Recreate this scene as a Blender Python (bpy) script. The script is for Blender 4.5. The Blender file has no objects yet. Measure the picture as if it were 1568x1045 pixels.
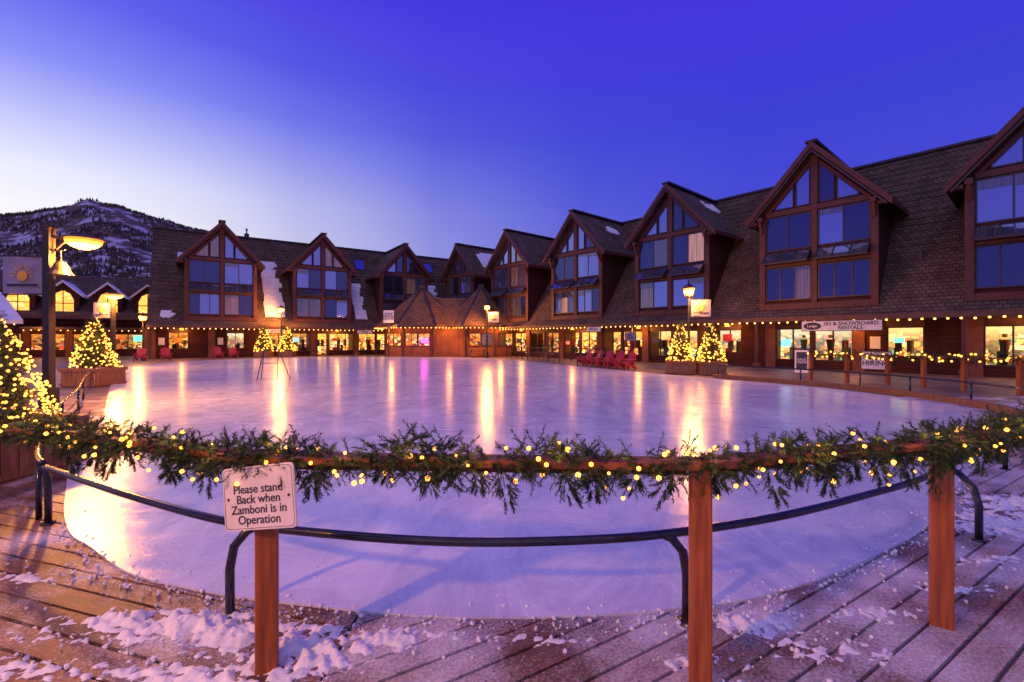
import bpy, math, random
import numpy as np
from mathutils import Vector, Matrix, noise
random.seed(7)
R=random.random
def U(a,b): return a+(b-a)*random.random()
sc=bpy.context.scene
sc.view_settings.view_transform='Standard'
sc.view_settings.look='None'
sc.view_settings.exposure=0
def S(r,g,b,k=1.0):
    return tuple([((c/255)/12.92 if c/255<=0.04045 else ((c/255+.055)/1.055)**2.4)*k for c in (r,g,b)]+[1.0])
# ---------------------------------------------------------------- camera
cam=bpy.data.cameras.new('camera'); co=bpy.data.objects.new('camera',cam)
sc.collection.objects.link(co); co.location=(0,0,1.7); co.rotation_euler=(math.radians(90),0,0)
cam.sensor_width=36; cam.lens=16; cam.clip_end=6000; cam.clip_start=.05; cam.shift_y=-0.0016
sc.camera=co
# ---------------------------------------------------------------- world
w=bpy.data.worlds.new('World'); sc.world=w; w.use_nodes=True
nt=w.node_tree; N=nt.nodes; L=nt.links; N.clear()
out=N.new('ShaderNodeOutputWorld'); bg=N.new('ShaderNodeBackground'); L.new(bg.outputs[0],out.inputs[0])
tc=N.new('ShaderNodeTexCoord'); sep=N.new('ShaderNodeSeparateXYZ'); L.new(tc.outputs['Generated'],sep.inputs[0])
cmb=N.new('ShaderNodeCombineXYZ'); L.new(sep.outputs[0],cmb.inputs[0]); L.new(sep.outputs[1],cmb.inputs[1])
nrm=N.new('ShaderNodeVectorMath'); nrm.operation='NORMALIZE'; L.new(cmb.outputs[0],nrm.inputs[0])
dot=N.new('ShaderNodeVectorMath'); dot.operation='DOT_PRODUCT'; L.new(nrm.outputs[0],dot.inputs[0]); dot.inputs[1].default_value=(-.78,.626,0)
def ramp(nodes,stops):
    r=nodes.new('ShaderNodeValToRGB'); e=r.color_ramp.elements
    while len(e)>1: e.remove(e[0])
    e[0].position=stops[0][0]; e[0].color=stops[0][1]
    for p,c in stops[1:]:
        x=e.new(p); x.color=c
    return r
rl=ramp(N,[(0,S(255,250,246)),(.19,S(252,249,255)),(.26,S(234,236,255)),(.33,S(190,195,253)),(.40,S(140,144,247)),(.48,S(102,102,240)),(.58,S(78,71,229)),(.7,S(66,56,212)),(1,S(52,44,184))])
rr=ramp(N,[(0,S(106,116,216)),(.12,S(84,95,214)),(.25,S(70,76,212)),(.4,S(64,64,214)),(.55,S(69,57,219)),(.7,S(63,51,207)),(1,S(52,44,184))])
L.new(sep.outputs[2],rl.inputs[0]); L.new(sep.outputs[2],rr.inputs[0])
g=lambda v:(v,v,v,1)
rm=ramp(N,[(.2,g(0)),(.5,g(.05)),(.75,g(.22)),(.9,g(.54)),(1,g(1))]); L.new(dot.outputs['Value'],rm.inputs[0])
mx=N.new('ShaderNodeMix'); mx.data_type='RGBA'; L.new(rm.outputs[0],mx.inputs[0]); L.new(rr.outputs[0],mx.inputs[6]); L.new(rl.outputs[0],mx.inputs[7])
dot2=N.new('ShaderNodeVectorMath'); dot2.operation='DOT_PRODUCT'; L.new(nrm.outputs[0],dot2.inputs[0]); dot2.inputs[1].default_value=(.3,-.95,0)
rb=ramp(N,[(.0,g(0)),(.7,g(1))]); L.new(dot2.outputs['Value'],rb.inputs[0])
rbz=ramp(N,[(.0,S(140,130,205)),(.2,S(140,132,218)),(.5,S(100,98,222)),(1,S(52,44,184))]); L.new(sep.outputs[2],rbz.inputs[0])
mx2=N.new('ShaderNodeMix'); mx2.data_type='RGBA'; L.new(rb.outputs[0],mx2.inputs[0]); L.new(mx.outputs[2],mx2.inputs[6]); L.new(rbz.outputs[0],mx2.inputs[7])
L.new(mx2.outputs[2],bg.inputs[0]); bg.inputs[1].default_value=1.0
sl=bpy.data.lights.new('dusk_fill','SUN'); so=bpy.data.objects.new('dusk_fill',sl); sc.collection.objects.link(so)
sl.energy=.66; sl.angle=math.radians(80); sl.color=(1,.82,.68)  # broad fill added from behind the camera to warm the dusk ambient
so.rotation_euler=Vector((-.25,-.6,.9)).to_track_quat('Z','Y').to_euler()
# ---------------------------------------------------------------- materials
def base(name):
    m=bpy.data.materials.new(name); m.use_nodes=True; n=m.node_tree
    return m,n.nodes,n.links,n.nodes['Principled BSDF']
def mat(name,c1,c2=None,scale=5,rough=.7,bump=0,metal=0,spec=.5,stretch=(1,1,1),lo=.35,hi=.65,bd=.02):
    m,n,l,p=base(name)
    p.inputs['Base Color'].default_value=(*c1[:3],1); p.inputs['Roughness'].default_value=rough
    p.inputs['Metallic'].default_value=metal; p.inputs['Specular IOR Level'].default_value=spec
    if c2 is None: c2=tuple(c*.7 for c in c1[:3])
    t=n.new('ShaderNodeTexCoord'); mp=n.new('ShaderNodeMapping'); mp.inputs['Scale'].default_value=stretch
    l.new(t.outputs['Object'],mp.inputs[0]); no=n.new('ShaderNodeTexNoise'); no.inputs['Scale'].default_value=scale; no.inputs['Detail'].default_value=6
    l.new(mp.outputs[0],no.inputs[0]); r=ramp(n,[(lo,(*c2[:3],1)),(hi,(*c1[:3],1))]); l.new(no.outputs[0],r.inputs[0]); l.new(r.outputs[0],p.inputs['Base Color'])
    if bump:
        b=n.new('ShaderNodeBump'); b.inputs['Strength'].default_value=bump; b.inputs['Distance'].default_value=bd
        l.new(no.outputs[0],b.inputs['Height']); l.new(b.outputs[0],p.inputs['Normal'])
    return m
def emi(name,c,s):
    m,n,l,p=base(name); p.inputs['Base Color'].default_value=(*c[:3],1)
    p.inputs['Emission Color'].default_value=(*c[:3],1); p.inputs['Emission Strength'].default_value=s
    return m
def brickmat(name,axis,c1,c2,cm,bw,rh,mort,rough=.85,bump=.5,nz=(.6,1.2)):
    m,n,l,p=base(name); p.inputs['Roughness'].default_value=rough; p.inputs['Specular IOR Level'].default_value=.2
    t=n.new('ShaderNodeTexCoord'); s=n.new('ShaderNodeSeparateXYZ'); l.new(t.outputs['Object'],s.inputs[0]); c=n.new('ShaderNodeCombineXYZ')
    if axis=='xy':
        a=n.new('ShaderNodeMath'); a.operation='ADD'; l.new(s.outputs[0],a.inputs[0]); l.new(s.outputs[1],a.inputs[1]); l.new(a.outputs[0],c.inputs[0])
    else: l.new(s.outputs[0 if axis=='x' else 1],c.inputs[0])
    l.new(s.outputs[2],c.inputs[1])
    b=n.new('ShaderNodeTexBrick'); l.new(c.outputs[0],b.inputs[0]); b.inputs['Scale'].default_value=1
    b.inputs['Color1'].default_value=(*c1,1); b.inputs['Color2'].default_value=(*c2,1); b.inputs['Mortar'].default_value=(*cm,1)
    b.inputs['Brick Width'].default_value=bw; b.inputs['Row Height'].default_value=rh; b.inputs['Mortar Size'].default_value=mort; b.inputs['Mortar Smooth'].default_value=.4
    no=n.new('ShaderNodeTexNoise'); no.inputs['Scale'].default_value=.8; no.inputs['Detail'].default_value=10; no.inputs['Roughness'].default_value=.65; l.new(t.outputs['Object'],no.inputs[0])
    mu=n.new('ShaderNodeMix'); mu.data_type='RGBA'; mu.blend_type='MULTIPLY'; mu.inputs[0].default_value=.9
    r=ramp(n,[(.3,(nz[0],nz[0],nz[0],1)),(.7,(nz[1],nz[1]*.97,nz[1]*.94,1))]); l.new(no.outputs[0],r.inputs[0]); l.new(b.outputs[0],mu.inputs[6]); l.new(r.outputs[0],mu.inputs[7])
    l.new(mu.outputs[2],p.inputs['Base Color'])
    bp=n.new('ShaderNodeBump'); bp.inputs['Strength'].default_value=bump; bp.inputs['Distance'].default_value=.02; bp.invert=True
    l.new(b.outputs['Fac'],bp.inputs['Height']); l.new(bp.outputs[0],p.inputs['Normal'])
    return m
sh=((.17,.115,.08),(.10,.07,.05),(.04,.027,.022))
SHX=brickmat('roof_shingles_x','x',*sh,.25,.18,.02,nz=(.5,1.3))
SHY=brickmat('roof_shingles_y','y',*sh,.25,.18,.02,nz=(.5,1.3))
KSH=brickmat('kiosk_shingles','x',(.30,.15,.075),(.2,.105,.055),(.06,.035,.022),.3,.17,.02)  # lighter and warmer than the lodge roofs, warm lamplight put into the colour
SIDE=brickmat('dark_siding','xy',(.075,.024,.018),(.06,.02,.015),(.02,.008,.007),4.0,.19,.012)
BRK=brickmat('red_brick','xy',(.26,.10,.065),(.2,.07,.045),(.16,.12,.1),.22,.075,.008,bump=.3)
TRIM=mat('red_trim',(.105,.026,.019),(.07,.019,.014),3,.6)
TRIMD=mat('dark_trim',(.045,.027,.025),(.03,.018,.018),3,.5)
FASC=mat('fascia_wood',(.13,.05,.03),(.09,.035,.022),4,.6)
FRAME=mat('window_frame',(.04,.03,.04),(.026,.02,.03),3,.45)
SNOW=mat('snow',(.85,.85,.88),(.7,.72,.78),14,.75,.6,bd=.03)
BLACK=mat('black_metal',(.010,.011,.016),(.02,.02,.028),20,.2,spec=.6)
POLE=mat('dark_pole',(.03,.02,.016),(.02,.014,.012),10,.5)
WPOST=mat('stained_wood',(.44,.12,.022),(.22,.048,.012),3,.5,.35,stretch=(12,12,.9),bd=.005,lo=.3,hi=.68)
WRAIL=mat('rail_wood',(.24,.075,.025),(.13,.038,.014),3,.5,.25,stretch=(2,9,9),bd=.004)
PLANT=mat('planter_wood',(.34,.15,.055),(.2,.08,.032),3,.65,.3,stretch=(8,8,1),bd=.004)
GREEN=mat('fir_needles',(.03,.075,.02),(.012,.032,.012),14,.55)
GREEN2=mat('fir_needles_light',(.08,.13,.025),(.035,.07,.018),14,.55)
TWIG=mat('twig',(.10,.06,.03),None,9,.8)
BULB=emi('warm_bulb',(1,.36,.035),5.5)
BULBF=emi('eave_bulb',(1,.45,.07),5)
LAMPE=emi('lamp_lens',(1,.36,.03),4.2)
LAMPO=emi('lamp_lens_rim',(1,.22,.012),2.6)
LAMPH=emi('lamp_hot_centre',(1,.48,.08),9)
WHITE=mat('white_sign',(.78,.74,.70),(.68,.64,.6),4,.4)
INK=mat('sign_ink',(.03,.03,.05),None,4,.6)
GOLD=mat('banner_gold',(.8,.45,.05),None,4,.6)
BANN=mat('banner_cloth',(.30,.28,.38),(.22,.21,.30),2,.8)
CHAIR=mat('red_paint',(.45,.03,.05),(.36,.025,.04),5,.45)
CONC=mat('concrete',(.22,.19,.18),(.14,.12,.115),1.2,.8)
def glassmat(name,c,kind):
    m,n,l,p=base(name)
    t=n.new('ShaderNodeTexCoord'); no=n.new('ShaderNodeTexNoise'); no.inputs['Scale'].default_value=.45; no.inputs['Detail'].default_value=2; l.new(t.outputs['Object'],no.inputs[0])
    b=n.new('ShaderNodeBump'); b.inputs['Strength'].default_value=.1; b.inputs['Distance'].default_value=.12; l.new(no.outputs[0],b.inputs['Height']); l.new(b.outputs[0],p.inputs['Normal'])
    p.inputs['Roughness'].default_value=.05; p.inputs['Base Color'].default_value=(*c,1)
    if kind=='mirror': p.inputs['Metallic'].default_value=.9
    else:
        p.inputs['Specular IOR Level'].default_value=1; p.inputs['IOR'].default_value=1.9
        s=n.new('ShaderNodeSeparateXYZ'); l.new(t.outputs['Object'],s.inputs[0]); cc=n.new('ShaderNodeCombineXYZ')
        mm=n.new('ShaderNodeMath'); mm.operation='MULTIPLY'; mm.inputs[1].default_value=11; l.new(s.outputs[0],mm.inputs[0]); l.new(mm.outputs[0],cc.inputs[0])
        m3=n.new('ShaderNodeMath'); m3.operation='MULTIPLY'; m3.inputs[1].default_value=.25; l.new(s.outputs[2],m3.inputs[0]); l.new(m3.outputs[0],cc.inputs[1])
        nn=n.new('ShaderNodeTexNoise'); nn.inputs['Scale'].default_value=1; nn.inputs['Detail'].default_value=3; l.new(cc.outputs[0],nn.inputs[0])
        r=ramp(n,[(.35,(c[0]*.35,c[1]*.35,c[2]*.35,1)),(.6,(*c,1))]); l.new(nn.outputs[0],r.inputs[0]); l.new(r.outputs[0],p.inputs['Base Color'])
        if kind=='lit': l.new(r.outputs[0],p.inputs['Emission Color']); p.inputs['Emission Strength'].default_value=.9
        if kind=='dim': l.new(r.outputs[0],p.inputs['Emission Color']); p.inputs['Emission Strength'].default_value=.3
    return m
GL=[glassmat('window_glass',(.33,.38,.62),'mirror'),glassmat('window_glass_curtain',(.09,.085,.12),'c'),glassmat('window_glass_lit',(.42,.2,.08),'lit'),glassmat('window_glass_dim',(.16,.09,.065),'dim'),glassmat('window_glass_dark',(.11,.12,.21),'mirror')]
def shopmat(name,s,hue,dark):  # glow in the wall colour stands in for shop lighting, stronger up high
    m,n,l,p=base(name)
    t=n.new('ShaderNodeTexCoord'); s2=n.new('ShaderNodeSeparateXYZ'); l.new(t.outputs['Object'],s2.inputs[0])
    def vor(sx,sz,sc_):
        mp=n.new('ShaderNodeMapping'); mp.inputs['Scale'].default_value=(sx,1,sz); l.new(t.outputs['Object'],mp.inputs[0])
        v=n.new('ShaderNodeTexVoronoi'); v.distance='CHEBYCHEV'; v.inputs['Scale'].default_value=sc_; l.new(mp.outputs[0],v.inputs[0])
        h=n.new('ShaderNodeSeparateColor'); l.new(v.outputs['Color'],h.inputs[0]); return h.outputs[0]
    r=ramp(n,[(0,(.03,.012,.006,1)),(.18,(.6,.04,.02,1)),(.28,(.95,.36,.05,1)),(.42,(.10,.05,.02,1)),(.52,(1,.58,.14,1)),(.64,(.05,.14,.22,1)),(.70,(.12,.3,.08,1)),(.76,(.9,.26,.03,1)),(.88,(1,.8,.4,1))]); r.color_ramp.interpolation='CONSTANT'
    l.new(vor(3.2,5.5,1.0),r.inputs[0])
    big=ramp(n,[(0,(.2,.15,.12,1)),(.5,(1,.9,.8,1)),(1,(1.7,1.4,1.0,1))]); l.new(vor(.9,.6,1.0),big.inputs[0])
    mu=n.new('ShaderNodeMix'); mu.data_type='RGBA'; mu.blend_type='MULTIPLY'; mu.inputs[0].default_value=1; l.new(r.outputs[0],mu.inputs[6]); l.new(big.outputs[0],mu.inputs[7])
    ma=n.new('ShaderNodeMath'); ma.operation='MULTIPLY'; ma.inputs[1].default_value=.37; l.new(s2.outputs[2],ma.inputs[0])
    r3=ramp(n,[(.0,g(0)),(.62,g(dark)),(.8,g(.8))]); l.new(ma.outputs[0],r3.inputs[0])
    mm=n.new('ShaderNodeMix'); mm.data_type='RGBA'; l.new(r3.outputs[0],mm.inputs[0]); l.new(mu.outputs[2],mm.inputs[6]); mm.inputs[7].default_value=(*hue,1)
    l.new(mm.outputs[2],p.inputs['Emission Color']); p.inputs['Emission Strength'].default_value=s; l.new(r.outputs[0],p.inputs['Base Color'])
    return m
SHOP=[shopmat('shop_interior_a',2.0,(1,.42,.05),.15),shopmat('shop_interior_b',1.7,(1,.6,.2),.25),shopmat('shop_interior_c',1.1,(.9,.28,.03),.1),shopmat('shop_interior_d',1.3,(.85,.75,.45),.3)]
GOODS=[mat('goods_'+n_,c,None,6,.7) for n_,c in (('red',(.5,.04,.03)),('blue',(.05,.1,.3)),('tan',(.5,.3,.14)),('dark',(.03,.02,.015)),('brown',(.16,.07,.03)),('green',(.08,.18,.05)))]
NEONP=emi('pink_neon',(1,.05,.75),6); NEONB=emi('blue_neon',(.1,.5,1),3); NEONG=emi('green_neon',(.1,1,.5),2.5); NEONR=emi('red_neon',(1,.08,.05),3)
# ---------------------------------------------------------------- mesh builder
_t=(1+5**.5)/2
ICV=[Vector(v).normalized() for v in [(-1,_t,0),(1,_t,0),(-1,-_t,0),(1,-_t,0),(0,-1,_t),(0,1,_t),(0,-1,-_t),(0,1,-_t),(_t,0,-1),(_t,0,1),(-_t,0,-1),(-_t,0,1)]]
ICF=[(0,11,5),(0,5,1),(0,1,7),(0,7,10),(0,10,11),(1,5,9),(5,11,4),(11,10,2),(10,7,6),(7,1,8),(3,9,4),(3,4,2),(3,2,6),(3,6,8),(3,8,9),(4,9,5),(2,4,11),(6,2,10),(8,6,7),(9,8,1)]
def empty(name,loc=(0,0,0),rot=0):
    e=bpy.data.objects.new(name,None); sc.collection.objects.link(e); e.location=loc; e.rotation_euler=(0,0,rot); e.empty_display_size=.3
    return e
class MB:
    def __init__(s): s.v=[];s.f=[];s.m=[];s.mats=[];s.M=None
    def add(s,vs,fs,mt):
        if mt not in s.mats: s.mats.append(mt)
        k=s.mats.index(mt); o=len(s.v)
        if s.M is None: s.v.extend(tuple(p) for p in vs)
        else: s.v.extend(tuple(s.M@Vector(p)) for p in vs)
        s.f.extend(tuple(i+o for i in f) for f in fs); s.m.extend([k]*len(fs))
    def box(s,x0,x1,y0,y1,z0,z1,mt):
        s.add([(x0,y0,z0),(x1,y0,z0),(x1,y1,z0),(x0,y1,z0),(x0,y0,z1),(x1,y0,z1),(x1,y1,z1),(x0,y1,z1)],
              [(0,3,2,1),(4,5,6,7),(0,1,5,4),(1,2,6,5),(2,3,7,6),(3,0,4,7)],mt)
    def poly(s,pts,mt): s.add(pts,[tuple(range(len(pts)))],mt)
    def exy(s,pts,y0,y1,mt):
        n=len(pts); s.add([(x,y0,z) for x,z in pts]+[(x,y1,z) for x,z in pts],
            [tuple(range(n)),tuple(range(2*n-1,n-1,-1))]+[(i,i+n,(i+1)%n+n,(i+1)%n) for i in range(n)],mt)
    def exx(s,pts,x0,x1,mt,mts=None,cap=None):
        n=len(pts)
        for i in range(n):
            a=pts[i]; b=pts[(i+1)%n]
            s.add([(x0,*a),(x0,*b),(x1,*b),(x1,*a)],[(0,1,2,3)],(mts[i] if mts else mt))
        for x in (x0,x1): s.poly([(x,*p) for p in pts],cap or mt)
    def exz(s,pts,z0,z1,mt):
        n=len(pts); s.add([(x,y,z0) for x,y in pts]+[(x,y,z1) for x,y in pts],
            [tuple(range(n-1,-1,-1)),tuple(range(n,2*n))]+[(i,(i+1)%n,(i+1)%n+n,i+n) for i in range(n)],mt)
    def cyl(s,p,q,r0,r1,n,mt):
        p=Vector(p);q=Vector(q);d=(q-p).normalized(); a=d.orthogonal().normalized(); b=d.cross(a)
        vs=[p+(a*math.cos(2*math.pi*i/n)+b*math.sin(2*math.pi*i/n))*r0 for i in range(n)]+[q+(a*math.cos(2*math.pi*i/n)+b*math.sin(2*math.pi*i/n))*r1 for i in range(n)]
        s.add(vs,[(i,(i+1)%n,(i+1)%n+n,i+n) for i in range(n)]+[tuple(range(n-1,-1,-1)),tuple(range(n,2*n))],mt)
    def tube(s,pts,r,n,mt):
        pts=[Vector(p) for p in pts]; vs=[];fs=[]; prev=None
        for i,p in enumerate(pts):
            d=(pts[min(i+1,len(pts)-1)]-pts[max(i-1,0)]).normalized()
            a=(prev-d*prev.dot(d)) if prev is not None else d.orthogonal()
            a.normalize(); prev=a; b=d.cross(a)
            vs+=[p+(a*math.cos(2*math.pi*k/n)+b*math.sin(2*math.pi*k/n))*r for k in range(n)]
        for i in range(len(pts)-1):
            for k in range(n): fs.append((i*n+k,i*n+(k+1)%n,(i+1)*n+(k+1)%n,(i+1)*n+k))
        fs+= [tuple(range(n-1,-1,-1)),tuple(range((len(pts)-1)*n,len(pts)*n))]
        s.add(vs,fs,mt)
    def beam(s,p,q,w,h,mt):
        p=Vector(p);q=Vector(q);d=(q-p).normalized(); a=d.cross(Vector((0,0,1)))
        if a.length<1e-3: a=Vector((1,0,0))
        a.normalize(); b=a.cross(d)
        vs=[c+a*(w/2*i)+b*(h/2*j) for c in (p,q) for i,j in ((-1,-1),(1,-1),(1,1),(-1,1))]
        s.add(vs,[(0,3,2,1),(4,5,6,7),(0,1,5,4),(1,2,6,5),(2,3,7,6),(3,0,4,7)],mt)
    def ico(s,c,r,mt,jit=0):
        c=Vector(c)
        s.add([c+v*r*(1+U(-jit,jit)) for v in ICV],ICF,mt)
    def build(s,name,parent=None,smooth=False):
        me=bpy.data.meshes.new(name); me.from_pydata(s.v,[],s.f)
        for m_ in s.mats: me.materials.append(m_)
        me.polygons.foreach_set('material_index',s.m)
        if smooth: me.polygons.foreach_set('use_smooth',[True]*len(s.f))
        me.update(); o=bpy.data.objects.new(name,me); sc.collection.objects.link(o)
        if parent: o.parent=parent
        return o
def text(name,body,size,loc,rot,mt,parent,align='CENTER'):
    c=bpy.data.curves.new(name,'FONT'); c.body=body; c.size=size; c.align_x=align; c.align_y='CENTER'; c.extrude=.001*size*10; c.space_line=.85
    c.materials.append(mt); c.offset=size*.012
    o=bpy.data.objects.new(name,c); sc.collection.objects.link(o); o.location=loc; o.rotation_euler=rot; o.parent=parent; return o
def light(name,loc,e,parent,r=.12,c=(1,.36,.06)):
    l=bpy.data.lights.new(name,'POINT'); l.energy=e; l.color=c; l.shadow_soft_size=r
    o=bpy.data.objects.new(name,l); sc.collection.objects.link(o); o.location=loc; o.parent=parent; return o
def catmull(P,n,closed=False):
    out=[];m=len(P); rng=range(m if closed else m-1)
    for i in rng:
        p0=P[(i-1)%m] if closed or i>0 else P[i]; p1=P[i]; p2=P[(i+1)%m]; p3=P[(i+2)%m] if closed or i+2<m else P[i+1]
        p0,p1,p2,p3=map(Vector,(p0,p1,p2,p3))
        for k in range(n):
            t=k/n; out.append(.5*((2*p1)+(p2-p0)*t+(2*p0-5*p1+4*p2-p3)*t*t+(3*p1-p0-3*p2+p3)*t**3))
    if not closed: out.append(Vector(P[-1]))
    return out
# ---------------------------------------------------------------- ground
b=MB(); b.poly([(-3000,-3000,-.05),(3000,-3000,-.05),(3000,3000,-.05),(-3000,3000,-.05)],
   mat('snowy_ground',(.5,.5,.55),(.25,.23,.23),.15,.85)); b.build('ground')
b=MB(); b.poly([(-60,-12,-.03),(45,-12,-.03),(45,70,-.03),(-60,70,-.03)],mat('plaza_paving',(.22,.16,.135),(.10,.075,.065),.9,.5,.3)); b.build('plaza_pavement')
# ---------------------------------------------------------------- ice rink
ICE=[(-4.85,4.94),(-3.95,4.05),(-3.42,3.7),(-2.76,3.29),(-2.14,3.08),(-1.49,2.93),(-.33,2.77),(1.05,2.86),(2.14,3.2),(3.66,4.05),(4.79,4.98),(6.3,6.15),(8.2,7.7),(10.0,9.2),(10.95,10.8),(11.35,13),(10.75,16.3),(8.95,19.3),(7.2,22.4),(5.8,25.0),(3.2,30.5),(.8,35.9),(-2.2,40.4),(-5.4,42.8),(-12,44.3),(-18,43.6),(-22.4,40.9),(-24.9,35.5),(-23.8,28.5),(-20.4,23.5),(-13.2,14.9),(-9.6,10.7),(-6.7,7.0)]
ice=[(p.x,p.y) for p in catmull([(x,y,0) for x,y in ICE],10,True)]
m,n,l,p=base('ice')
t=n.new('ShaderNodeTexCoord')
def noisen(scale,detail,rough,dist,ms=(1,1,1),mr=0):
    q=n.new('ShaderNodeTexNoise'); q.inputs['Scale'].default_value=scale; q.inputs['Detail'].default_value=detail; q.inputs['Roughness'].default_value=rough; q.inputs['Distortion'].default_value=dist
    mp_=n.new('ShaderNodeMapping'); mp_.inputs['Scale'].default_value=ms; mp_.inputs['Rotation'].default_value=(0,0,mr); l.new(t.outputs['Object'],mp_.inputs[0]); l.new(mp_.outputs[0],q.inputs[0]); return q
a1=noisen(.3,8,.6,1.5); a2=noisen(1.5,11,.72,2.2,(.6,1.6,1),.9); a5=noisen(26,3,.5,0); a6=noisen(.8,12,.78,2.5,(1,.45,1),.3)
def scratch(sc_,ms,rot,wd):
    wv=n.new('ShaderNodeTexVoronoi'); wv.feature='DISTANCE_TO_EDGE'; wv.inputs['Scale'].default_value=sc_
    mp2=n.new('ShaderNodeMapping'); mp2.inputs['Scale'].default_value=ms; mp2.inputs['Rotation'].default_value=(0,0,rot); l.new(t.outputs['Object'],mp2.inputs[0])
    dn=n.new('ShaderNodeTexNoise'); dn.inputs['Scale'].default_value=.8; l.new(mp2.outputs[0],dn.inputs[0])
    av=n.new('ShaderNodeVectorMath'); av.operation='ADD'; l.new(mp2.outputs[0],av.inputs[0]); l.new(dn.outputs['Color'],av.inputs[1]); l.new(av.outputs[0],wv.inputs[0])
    rs=ramp(n,[(0,g(1)),(wd,g(0))]); l.new(wv.outputs[0],rs.inputs[0]); return rs
s1=scratch(2.6,(1,.22,1),-.6,.010); s2_=scratch(3.1,(.26,1,1),-.25,.010)
mxs=n.new('ShaderNodeMath'); mxs.operation='MAXIMUM'; l.new(s1.outputs[0],mxs.inputs[0]); l.new(s2_.outputs[0],mxs.inputs[1])
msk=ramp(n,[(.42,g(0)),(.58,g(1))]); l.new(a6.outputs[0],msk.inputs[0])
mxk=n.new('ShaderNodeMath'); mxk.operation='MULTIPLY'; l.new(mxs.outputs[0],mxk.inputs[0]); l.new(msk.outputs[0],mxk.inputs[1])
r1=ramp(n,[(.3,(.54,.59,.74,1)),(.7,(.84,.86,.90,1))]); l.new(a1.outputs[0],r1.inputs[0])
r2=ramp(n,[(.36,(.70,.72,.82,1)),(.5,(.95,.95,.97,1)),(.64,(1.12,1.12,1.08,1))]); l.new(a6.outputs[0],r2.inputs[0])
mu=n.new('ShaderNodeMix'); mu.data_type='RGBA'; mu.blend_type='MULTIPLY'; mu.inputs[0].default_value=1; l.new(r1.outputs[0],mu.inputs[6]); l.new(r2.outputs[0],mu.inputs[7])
r5=ramp(n,[(.68,g(0)),(.76,g(1))]); l.new(a5.outputs[0],r5.inputs[0])
sf=n.new('ShaderNodeMath'); sf.operation='MULTIPLY'; sf.inputs[1].default_value=.6; l.new(mxk.outputs[0],sf.inputs[0])
sg_=n.new('ShaderNodeMath'); sg_.operation='MULTIPLY_ADD'; sg_.inputs[1].default_value=.6; l.new(r5.outputs[0],sg_.inputs[0]); l.new(sf.outputs[0],sg_.inputs[2])
m4=n.new('ShaderNodeMix'); m4.data_type='RGBA'; l.new(sg_.outputs[0],m4.inputs[0]); l.new(mu.outputs[2],m4.inputs[6]); m4.inputs[7].default_value=(.97,.97,.98,1)
l.new(m4.outputs[2],p.inputs['Base Color'])
r3=ramp(n,[(.3,g(.09)),(.7,g(.32))]); l.new(a2.outputs[0],r3.inputs[0]); l.new(r3.outputs[0],p.inputs['Roughness'])
bp=n.new('ShaderNodeBump'); bp.inputs['Strength'].default_value=.3; bp.inputs['Distance'].default_value=.012; l.new(a2.outputs[0],bp.inputs['Height']); l.new(bp.outputs[0],p.inputs['Normal'])
p.inputs['IOR'].default_value=1.5
ICEM=m
b=MB(); b.exz(ice,-.025,.012,ICEM); b.build('ice_rink')
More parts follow.
